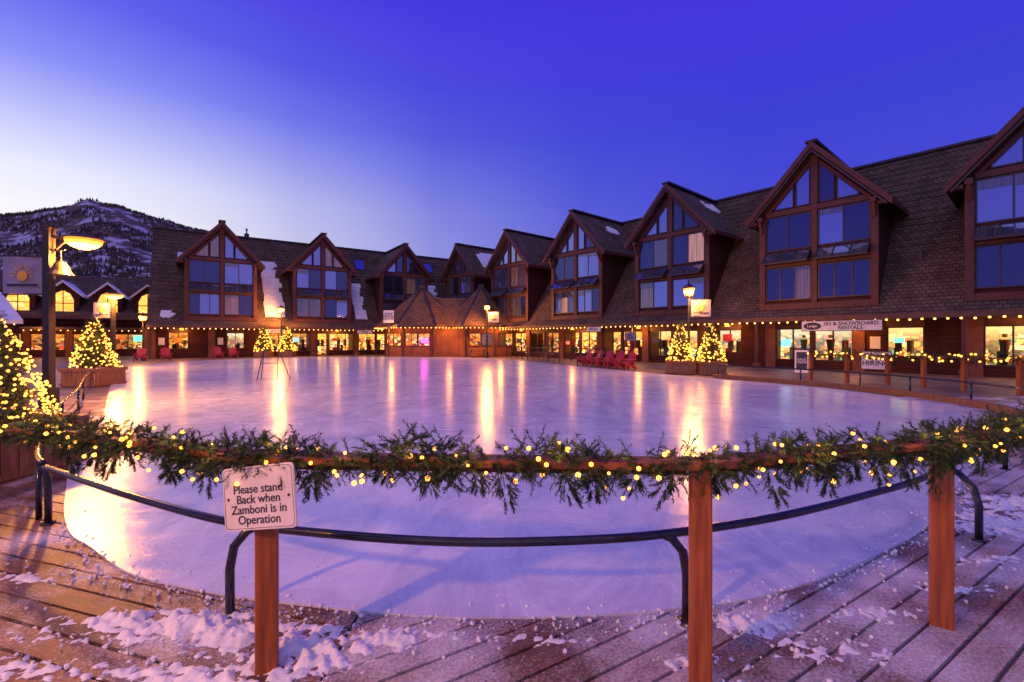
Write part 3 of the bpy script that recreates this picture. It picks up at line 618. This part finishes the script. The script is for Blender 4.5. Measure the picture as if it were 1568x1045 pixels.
for x,d in ((-3.6,3.9),(13.6,4.6),(22.6,4.9)):
    b.add([(x,d,3.5+d*k+.12),(x+1.1,d,3.5+d*k+.12),(x+1.1,d+.9,3.5+(d+.9)*k+.12),(x,d+.9,3.5+(d+.9)*k+.12)],[(0,1,2,3)],GL[0])
    b.beam((x,d,3.5+d*k+.08),(x+1.1,d,3.5+d*k+.08),.1,.16,FRAME); b.beam((x,d+.9,3.5+(d+.9)*k+.08),(x+1.1,d+.9,3.5+(d+.9)*k+.08),.1,.16,FRAME)
    for xx in (x,x+1.1): b.beam((xx,d,3.5+d*k+.08),(xx,d+.9,3.5+(d+.9)*k+.08),.1,.16,FRAME)
b.build('skylights',rowL)
# ---------------------------------------------------------------- shop signs
def wallsign(name,par,x,y,z,w_,h,body,size,mt=WHITE,logo=False):
    e=empty(name); e.matrix_world=Matrix.Translation(par.location)@Matrix.Rotation(par.rotation_euler.z,4,'Z')@Matrix.Translation((x,y,z))
    b=MB(); b.box(-w_/2,w_/2,0,.06,-h/2,h/2,mt); b.box(-w_/2-.03,w_/2+.03,.02,.07,-h/2-.03,h/2+.03,TRIMD)
    if logo:
        b.exy([(-w_/2+.5+.42*math.cos(a),.2*math.sin(a)) for a in np.arange(0,6.28,.3)],-.01,-.001,INK)
    b.build('board',e); text('lettering',body,size,(.45 if logo else 0,-.012,0),(math.pi/2,0,0),INK,e)
    if logo: text('badge','Lodge',.2,(-w_/2+.5,-.02,0),(math.pi/2,0,0),WHITE,e)
    return e
wallsign('rental_shop_sign',rowR,1.45,-1.12,2.42,3.5,.5,'SKI & SNOWBOARD\nRENTALS',.26,logo=True)
wallsign('hiring_banner',rowR,3.0,-1.35,.65,1.15,.85,'NOW\nHIRING',.33)
wallsign('shop_sign',rowR,-15,-1.12,2.5,1.4,.35,'SPORTS',.25); wallsign('shop_sign',rowR,10.5,-1.12,2.42,2.2,.4,'GIFTS',.3)
wallsign('hanging_banner',rowR,-11.5,-1.2,1.9,.9,.6,'SKI\nSHOP',.24,BANN)
wallsign('shop_sign',rowL,4.4,-1.12,2.5,2.0,.35,'SPORTS',.25); wallsign('shop_sign',rowL,13.0,-1.12,2.5,1.6,.35,'BIKES',.25)
e=empty('sandwich_board',(14.9,23.4,0),math.radians(-35)); b=MB()
for s in (-1,1):
    b.add([(-.3,s*.3,0),(.3,s*.3,0),(.3,s*.03,1.15),(-.3,s*.03,1.15),(-.3,s*.27,0),(.3,s*.27,0),(.3,s*0,1.15),(-.3,s*0,1.15)],[(0,1,2,3),(4,5,6,7),(0,1,5,4),(2,3,7,6),(0,3,7,4),(1,2,6,5)],WHITE)
    b.add([(-.23,s*.285,.15),(.23,s*.285,.15),(.23,s*.072,1.05),(-.23,s*.072,1.05)],[(0,1,2,3)],INK)
b.build('panels',e); text('lettering','SALE\nTODAY',.17,(0,-.235,.6),(math.radians(90-13),0,0),WHITE,e)
# ---------------------------------------------------------------- skate kiosk
ki=empty('skate_rental_kiosk',(-6.4,48.4,0),math.radians(4))
b=MB(); rb_=MB(); lb=MB(); KW=brickmat('kiosk_siding','xy',(.40,.14,.06),(.30,.10,.05),(.08,.03,.02),.16,4,.01)
def octo(cx,cy,r,rw,ztop):
    P=[(cx+r*math.cos(a),cy+r*math.sin(a)) for a in [math.pi/8+k*math.pi/4 for k in range(8)]]
    Q=[(cx+rw*math.cos(a),cy+rw*math.sin(a)) for a in [math.pi/8+k*math.pi/4 for k in range(8)]]
    for i in range(8):
        p=P[i];q=P[(i+1)%8]
        rb_.add([(*p,3.05),(*q,3.05),(cx,cy,ztop)],[(0,1,2)],KSH); rb_.add([(*p,2.85),(*q,2.85),(*q,3.05),(*p,3.05)],[(0,1,2,3)],FASC)
        rb_.beam((*p,3.07),(cx,cy,ztop+.03),.2,.08,TRIMD)
        for t in np.arange(0,1,.11):
            lb.ico((p[0]*(1-t)+q[0]*t,p[1]*(1-t)+q[1]*t,2.82),.055,BULBF)
        a=Vector((*Q[i],0)); c=Vector((*Q[(i+1)%8],0)); d=(c-a).normalized(); nn=Vector((d.y,-d.x,0)); 
        b.add([a+Vector((0,0,-.03)),c+Vector((0,0,-.03)),c+Vector((0,0,2.95)),a+Vector((0,0,2.95))],[(0,1,2,3)],KW)
        Lg=(c-a).length; b.beam(a+Vector((0,0,0)),a+Vector((0,0,2.9)),.2,.2,TRIM)
        for f0,f1,mm in ((.1,.48,0),(.52,.9,1)):
            p0=a+d*Lg*f0+nn*.03; p1=a+d*Lg*f1+nn*.03; z0,z1=1.05,2.3
            rb_.add([p0+Vector((0,0,z0)),p1+Vector((0,0,z0)),p1+Vector((0,0,z1)),p0+Vector((0,0,z1))],[(0,1,2,3)],random.choice((SHOP[2],GL[3],SHOP[2],GL[2])))
            for zz in (z0,z1): b.beam(p0+Vector((0,0,zz)),p1+Vector((0,0,zz)),.07,.08,TRIMD)
            for pp in (p0,p1,p0.lerp(p1,.5)): b.beam(pp+Vector((0,0,z0)),pp+Vector((0,0,z1)),.06,.08,TRIMD)
    rb_.poly([(*p,2.85) for p in P],FASC)
    rb_.box(cx-.3,cx+.3,cy-.3,cy+.3,ztop-.35,ztop+.12,TRIMD)
octo(-3.1,0,4.9,3.8,7.3); octo(3.1,0,4.8,3.7,7.4)
rb_.exx([(-3.6,3.0),(0,6.1),(3.6,3.0)],-3.2,3.2,KSH); b.box(-1.5,1.5,-3.35,3.3,-.03,2.95,KW)
b.build('walls',ki); rb_.build('roofs',ki); lb.build('eave_lights',ki)
b=MB(); b.box(-2.75,-2.1,-3.72,-3.65,1.35,1.75,NEONP); b.build('neon_sign',ki)
light('door_light',(5.0,-4.4,2.6),170,ki); light('door_light',(0,-4.4,2.6),110,ki); light('door_light',(-5.5,-4.4,2.6),140,ki); light('neon_glow',(-2.5,-4.1,1.6),14,ki,.1,(1,.1,.8))
e=empty('kiosk_sign',(-11.9,43.9,0)); b=MB(); b.box(-.5,.5,-.04,.04,3.3,4.5,WHITE); b.cyl((0,.08,0),(0,.08,4.4),.06,.05,8,POLE); b.build('board',e)
text('lettering','SKATE\nRENTAL\nCENTER',.27,(0,-.05,3.9),(math.pi/2,0,0),INK,e)
e=empty('metal_railing'); b=MB(); Q=[(-.5,42.4),(1.8,38.2),(3.6,34.6)]
for i in range(2):
    for zz in (.55,1.0): b.tube([(*Q[i],zz),(*Q[i+1],zz)],.035,8,BLACK)
    for t in np.arange(0,1.01,.2): x=Q[i][0]*(1-t)+Q[i+1][0]*t; y=Q[i][1]*(1-t)+Q[i+1][1]*t; b.cyl((x,y,-.03),(x,y,1.0),.03,.03,6,BLACK)
b.build('rails',e)
e=empty('metal_railing'); b=MB(); Q=[(4.6,35.5),(6.9,32.2)]
for zz in (.3,.65,1.0): b.tube([(*Q[0],zz),(*Q[1],zz)],.035,8,BLACK)
for t in np.arange(0,1.01,.2): x=Q[0][0]*(1-t)+Q[1][0]*t; y=Q[0][1]*(1-t)+Q[1][1]*t; b.cyl((x,y,-.03),(x,y,1.0),.03,.03,6,BLACK)
b.build('rails',e)
# ---------------------------------------------------------------- far left buildings
fl=empty('shop_building',(-41.5,46.5,0),math.radians(33)); b=MB()
b.exx([(-.8,4.1),(5,8.6),(11,4.1),(11,3.7),(-.8,3.7)],-9,12,SHX,mts=[SHX,SHX,TRIMD,FASC,FASC],cap=SIDE)
b.box(-9,12,0,.3,2.7,3.7,SIDE); b.box(-9,12,-1.6,-.1,2.6,2.9,SHX)
for i,x in enumerate((-6.2,-3.1,0.2,3.4,6.6)):
    b.exy([(x-1.15,3.2),(x+1.15,3.2),(x+1.15,6.2),(x,7.3),(x-1.15,6.2)],-.3,4,SIDE)
    for s in (-1,1): b.exy([(x,7.5),(x+s*1.5,6.05),(x+s*1.5,5.85),(x,7.3)],-.6,4,SNOW if R()<.8 else SHY)
    b.exy([(x-.75,3.9),(x+.75,3.9),(x+.75,5.6),(x+.5,6.2),(x,6.5),(x-.5,6.2),(x-.75,5.6)],-.34,-.31,SHOP[0] if i!=4 else GL[0])
    b.box(x-.04,x+.04,-.38,-.345,3.9,6.5,TRIMD); b.box(x-.75,x+.75,-.38,-.345,5.2,5.28,TRIMD)
for k in range(7):
    a=-9+k*3; b.box(a,a+.5,0,.3,-.03,2.7,BRK); b.box(a+.5,a+3,0,.3,2.2,2.7,SIDE); b.box(a+.5,a+3,0,.3,-.03,.7,SIDE)
    for q in (.5,1.7,2.9): b.box(a+q,a+q+.08,.02,.2,.7,2.2,TRIMD)
b.poly([(-9,2,0),(12,2,0),(12,2,2.7),(-9,2,2.7)],SHOP[2])
b.build('walls_and_roof',fl)
b=MB(); b.box(2.2,3.0,-.1,-.04,1.5,2.1,NEONG); b.box(4.4,5.4,-.1,-.04,1.3,2.2,NEONB); b.box(-1,-.3,-.1,-.04,1.5,2.0,NEONR); b.build('neon_signs',fl)
b=MB(); x=-9
while x<12: b.ico((x,-1.65,2.55),.05,BULBF); x+=.5
b.build('eave_lights',fl); light('wall_light',(-4,-2,2.3),200,fl); light('wall_light',(5,-2,2.3),160,fl)
f2=empty('snow_roofed_building',(-40,33,0),math.radians(62)); b=MB()
b.exx([(-.8,3.2),(4,5.6),(9,3.2),(9,2.9),(-.8,2.9)],-8,3,SNOW,cap=SIDE); b.box(-8,3,0,8,-.03,2.9,SIDE)
for x in (-6,-3,0): window(b,x,x+1.8,.9,2.3,-.003,2,SHOP[0])
b.build('walls_and_roof',f2); b=MB(); x=-8
while x<3: b.ico((x,-.85,2.85),.05,BULBF); x+=.5
b.build('eave_lights',f2)
# ---------------------------------------------------------------- mountain
prof=[(-900,380),(-400,345),(-200,330),(0,324),(40,319),(70,312),(130,308),(180,311),(230,326),(290,343),(340,352),(420,380),(520,425),(700,490),(900,515)]
px_=[(a-784)/697 for a,_ in prof]; ph_=[(520-c)/697 for _,c in prof]
def mh(t,Y):
    h=float(np.interp(t,px_,ph_))*640; s=min(1,max(0,(Y-230)/410)); s=s*s*(3-2*s)*.35+s*.65
    if Y>640: s=1-(Y-640)/500
    v=Vector((t*Y*.012,Y*.012,0)); return h*s+ (noise.noise(v)*14+noise.noise(v*3)*6)*min(1,s*1.2)*(1 if Y<600 else .35)+noise.noise(v*9)*1.5-4
b=MB(); ts=np.linspace(-2.4,.1,190); ys=np.linspace(230,900,80); vs=[(t*Y,Y,mh(t,Y)) for t in ts for Y in ys]; fs=[]
for i in range(len(ts)-1):
    for j in range(len(ys)-1): a=i*len(ys)+j; fs.append((a,a+len(ys),a+len(ys)+1,a+1))
MT=mat('mountain_snow_scrub',(.52,.48,.54),(.12,.07,.05),.06,.9,lo=.49,hi=.60)
b.add(vs,fs,MT); b.build('mountain_hill',smooth=True)
b=MB(); TG=mat('distant_trees',(.10,.055,.03),(.045,.03,.022),.02,.9)
for k in range(26000):
    t=U(-1.6,-.35); Y=U(330,680) if k%5 else U(615,655)
    if k%5 and noise.noise(Vector((t*11,Y*.02,2)))<-.22+.25*R(): continue
    z_=mh(t,Y); h=U(1.5,4.2); r=h*U(.28,.5); x=t*Y
    b.add([(x-r,Y,z_-.5),(x,Y-r,z_-.5),(x+r,Y,z_-.5),(x,Y+r,z_-.5),(x+U(-.4,.4),Y,z_+h)],[(0,1,4),(1,2,4),(2,3,4),(3,0,4)],TG)
b.build('hillside_trees')
# ---------------------------------------------------------------- christmas trees
def planter(x,y,w_,h):
    e=empty('planter_box',(x,y,0),U(-.2,.2)); b=MB(); n_=6
    for s in range(4):
        b.M=Matrix.Rotation(s*math.pi/2,4,'Z')
        for k in range(n_):
            a=-w_/2+w_*k/n_; b.box(a+.008,a+w_/n_-.008,-w_/2-.02,-w_/2+.0,-.02,h-.03,PLANT)
        b.box(-w_/2-.05,w_/2+.05,-w_/2-.055,-w_/2-.022,h-.12,h,PLANT); b.box(-w_/2-.03,w_/2+.03,-w_/2-.045,-w_/2-.022,.02,.1,PLANT)
    b.M=None; b.box(-w_/2+.01,w_/2-.01,-w_/2+.01,w_/2-.01,0,h-.06,SNOW); b.build('slats',e)
def xtree(x,y,z0,z1,r,nsp,nl,bulbs,br):
    e=empty('christmas_tree',(x,y,z0)); h=z1-z0; b=MB(); b.cyl((0,0,-.1),(0,0,h*.95),.04*h/2,.01,7,TWIG); b.build('trunk',e)
    b=MB(); bb=MB()
    for k in range(nsp):
        f=1-math.sqrt(R()); zz=h*(.04+.94*f); an=U(0,6.283); tier=.78+.22*math.sin(f*26+an*1.0)
        rr=r*(1-f)**.8*tier*(.85+.25*noise.noise(Vector((math.cos(an)*2,math.sin(an)*2,zz*3))))+.03
        q=U(.35,1)**.6; d=Vector((math.cos(an),math.sin(an),U(-.25,.35)+.5*f))
        sprig(b,Vector((math.cos(an)*rr*q*.8,math.sin(an)*rr*q*.8,zz)),d,nl*U(1.5,3),10,nl,nl*.09,GREEN if R()<.6 else GREEN2)
    b.build('fir_foliage',e)
    for k in range(bulbs):
        f=1-math.sqrt(R()); an=U(0,6.283); rr=r*(1-f)**.8*U(.85,1.15)+.04; bb.ico((math.cos(an)*rr,math.sin(an)*rr,h*(.03+.95*f)),br*U(.8,1.2),BULB)
    bb.build('string_lights',e); 
    for k in range(4):
        an=k*1.57+.6; light('bulb_glow',(math.cos(an)*r*1.0,math.sin(an)*r*1.0,h*(.25+.12*k)),4.5*h,e,.03,(1,.42,.08))
xtree(-6.75,5.9,.5,2.1,.6,3000,.05,620,.017); planter(-6.6,5.8,1.15,.65)
xtree(-15.6,17.0,.6,2.55,.66,1500,.08,270,.03); planter(-15.6,17.0,1.25,.65)
xtree(8.4,22.75,.6,2.6,.58,1300,.09,240,.034); planter(8.4,22.75,1.1,.65)
xtree(9.65,22.1,.6,2.55,.6,1300,.09,240,.034); planter(9.65,22.1,1.1,.65)
xtree(-23.6,43.3,.5,3.0,.8,900,.13,150,.055); planter(-23.6,43.3,1.3,.6)
xtree(-21.9,44.3,.5,3.0,.8,900,.13,150,.055); planter(-21.9,44.3,1.3,.6)
# ---------------------------------------------------------------- street lamps
def lamp(x,y,h,kind,e_,arm=(0,0),banner=0,th=.07,bside=-1,lr=.24):
    e=empty('street_lamp',(x,y,0)); b=MB()
    if kind=='arm':
        b.box(-th*1.6,th*1.6,-th*1.6,th*1.6,-.03,.5,POLE); b.box(-th,th,-th,th,.5,h+.3,POLE); b.box(-th*1.3,th*1.3,-th*1.3,th*1.3,h+.3,h+.36,POLE)
        ax,ay=arm; b.beam((0,0,h+.12),(ax,ay,h+.12),.06,.06,POLE); b.beam((0,0,h-.35),(ax*.55,ay*.55,h+.09),.04,.04,POLE)
        b.cyl((ax,ay,h+.06),(ax,ay,h+.17),lr+.05,.12,18,POLE)
        b.build('post',e); b=MB(); n5=6
        for k in range(n5):
            a0,a1=k/n5*math.pi/2,(k+1)/n5*math.pi/2; b.cyl((ax,ay,h+.055-.24*math.sin(a0)),(ax,ay,h+.055-.24*math.sin(a1)-.001),lr*math.cos(a0)+.005,lr*math.cos(a1)+.005,18,(LAMPO,LAMPE,LAMPH,LAMPH,LAMPE,LAMPO)[k])
        b.build('lens',e,True); light('lamp_light',(ax,ay,h-.34),e_,e,.14)
    else:
        b.cyl((0,0,-.03),(0,0,.5),.15,.11,12,POLE); b.cyl((0,0,.5),(0,0,h-.3),th,th*.75,12,POLE); b.cyl((0,0,h-.3),(0,0,h-.18),.06,.17,12,POLE)
        b.cyl((0,0,h+.2),(0,0,h+.26),.34,.32,14,POLE); b.cyl((0,0,h+.26),(0,0,h+.44),.32,.05,14,POLE); b.cyl((0,0,h+.44),(0,0,h+.54),.03,.01,8,POLE)
        for k in range(4): a=k*math.pi/2+.4; b.cyl((.2*math.cos(a),.2*math.sin(a),h-.18),(.3*math.cos(a),.3*math.sin(a),h+.2),.012,.012,5,POLE)
        b.build('post',e); b=MB(); b.cyl((0,0,h-.19),(0,0,h-.09),.19,.215,14,LAMPO); b.cyl((0,0,h-.09),(0,0,h+.1),.215,.255,14,LAMPH); b.cyl((0,0,h+.1),(0,0,h+.195),.255,.28,14,LAMPO); b.build('globe',e,True); light('lamp_light',(0,-.45,h-.05),e_,e,.14); 
    if banner:
        zt=h-.35; s=bside; b=MB(); b.beam((0,0,zt),(s*1.15,0,zt),.035,.035,POLE); b.beam((0,0,zt-banner),(s*1.15,0,zt-banner),.035,.035,POLE)
        n_=10
        for k in range(n_):
            a=.12+1.0*k/n_; c=.12+1.0*(k+1)/n_; f=lambda q:.03*math.sin(q*5)
            b.add([(s*a,f(a),zt-banner+.02),(s*c,f(c),zt-banner+.02),(s*c,f(c),zt-.02),(s*a,f(a),zt-.02)],[(0,1,2,3)],BANN)
        cx=s*.62; cz=zt-banner*.52
        b.cyl((cx,-.045,cz),(cx,-.04,cz),.13,.13,16,GOLD)
        for k in range(9):
            a=math.pi*k/8; b.beam((cx+.17*math.cos(a),-.045,cz+.17*math.sin(a)),(cx+.26*math.cos(a),-.045,cz+.26*math.sin(a)),.012,.02,GOLD)
        b.box(min(s*.25,s*1.0),max(s*.25,s*1.0),-.045,-.04,cz-.26,cz-.2,INK)
        b.build('banner',e)
lamp(-11.5,11.3,4.12,'arm',2000,(.87,.0),.95,.085,-1,.36)  # lens radius enlarged so the glowing bowl stands in for the lamp halo
lamp(-22.6,25.8,4.15,'arm',1600,(.3,-.3),.9,.08,-1,.44)
lamp(-30,37,3.4,'globe',600)
lamp(-22.6,44.6,4.55,'globe',1300)
lamp(-2.35,42.9,4.65,'globe',1300,banner=1.0,bside=1)
lamp(9.05,23.3,4.1,'globe',1000,banner=.9,bside=1)
lamp(-5.6,-2.2,4.3,'arm',1200,(.8,.4),0,.1)
e=empty('hanging_bell',(-11.1,11.2,3.5)); b=MB()
prf=[(.02,.12),(.10,.10),(.15,.0),(.19,-.12),(.26,-.22)]
for i in range(len(prf)-1): b.cyl((0,0,prf[i][1]),(0,0,prf[i+1][1]),prf[i][0],prf[i+1][0],14,POLE)
b.beam((0,0,.12),(0,0,.4),.02,.02,POLE); b.beam((-.4,.1,.4),(.1,0,.4),.03,.03,POLE); b.build('bell',e)
# ---------------------------------------------------------------- adirondack chairs
def chair(x,y,rot):
    e=empty('adirondack_chair',(x,y,-.03),rot); b=MB()
    for s in (-1,1):
        b.box(s*.30-.03,s*.30+.03,-.38,-.30,0,.55,CHAIR); b.beam((s*.27,-.34,.36),(s*.27,.50,.06),.04,.13,CHAIR)
        b.box(s*.36-.08,s*.36+.08,-.42,.36,.55,.58,CHAIR); b.box(s*.32-.025,s*.32+.025,.22,.29,.12,.55,CHAIR)
    for k in range(6):
        yy=-.36+k*.1; b.box(-.29,.29,yy,yy+.08,.40-k*.036,.425-k*.036,CHAIR)
    for k in range(5):
        xx=(k-2)*.115; h=.98-.05*abs(k-2)**1.5; b.beam((xx*.9,.20,.22),(xx*1.15,.56,h+.1),.1,.022,CHAIR)
    b.beam((-.28,.34,.52),(.28,.34,.52),.04,.06,CHAIR); b.build('frame',e)
fr=math.atan2(-.43,-.9)+math.pi/2
for x,y in ((4.75,29.9),(5.2,28.95),(5.7,28.0),(6.15,27.05),(6.6,26.2)): chair(x,y,fr+U(-.25,.25))
for x,y in ((-26.6,41.2),(-25.7,42.0),(-28.5,37.5),(-29.6,36.2)): chair(x,y,math.radians(U(25,50)))
# ---------------------------------------------------------------- stand on ice
e=empty('folding_easel',(-10.1,19.1,.012)); b=MB()
for s in (-1,1):
    b.tube([(s*.42,-.35,0),(s*.42-s*.12,0,1.28)],.018,6,BLACK); b.tube([(s*.62,.35,0),(s*.42-s*.12,0,1.28)],.018,6,BLACK)
b.tube([(-.32,0,1.26),(.32,0,1.26)],.02,6,BLACK); b.tube([(-.37,-.17,.7),(.37,-.17,.7)],.015,6,BLACK); b.build('frame',e)
e=empty('picnic_table',(-3.3,44.0,0),.2); b=MB(); b.box(-.9,.9,-.4,.4,.72,.78,PLANT)
for s in (-1,1): b.box(-.9,.9,s*.75-.14,s*.75+.14,.42,.47,PLANT); b.beam((s*.65,-.7,0),(s*.65,.3,.72),.08,.08,PLANT); b.beam((s*.65,.7,0),(s*.65,-.3,.72),.08,.08,PLANT)
b.build('table',e)
print('done',len(bpy.data.objects))
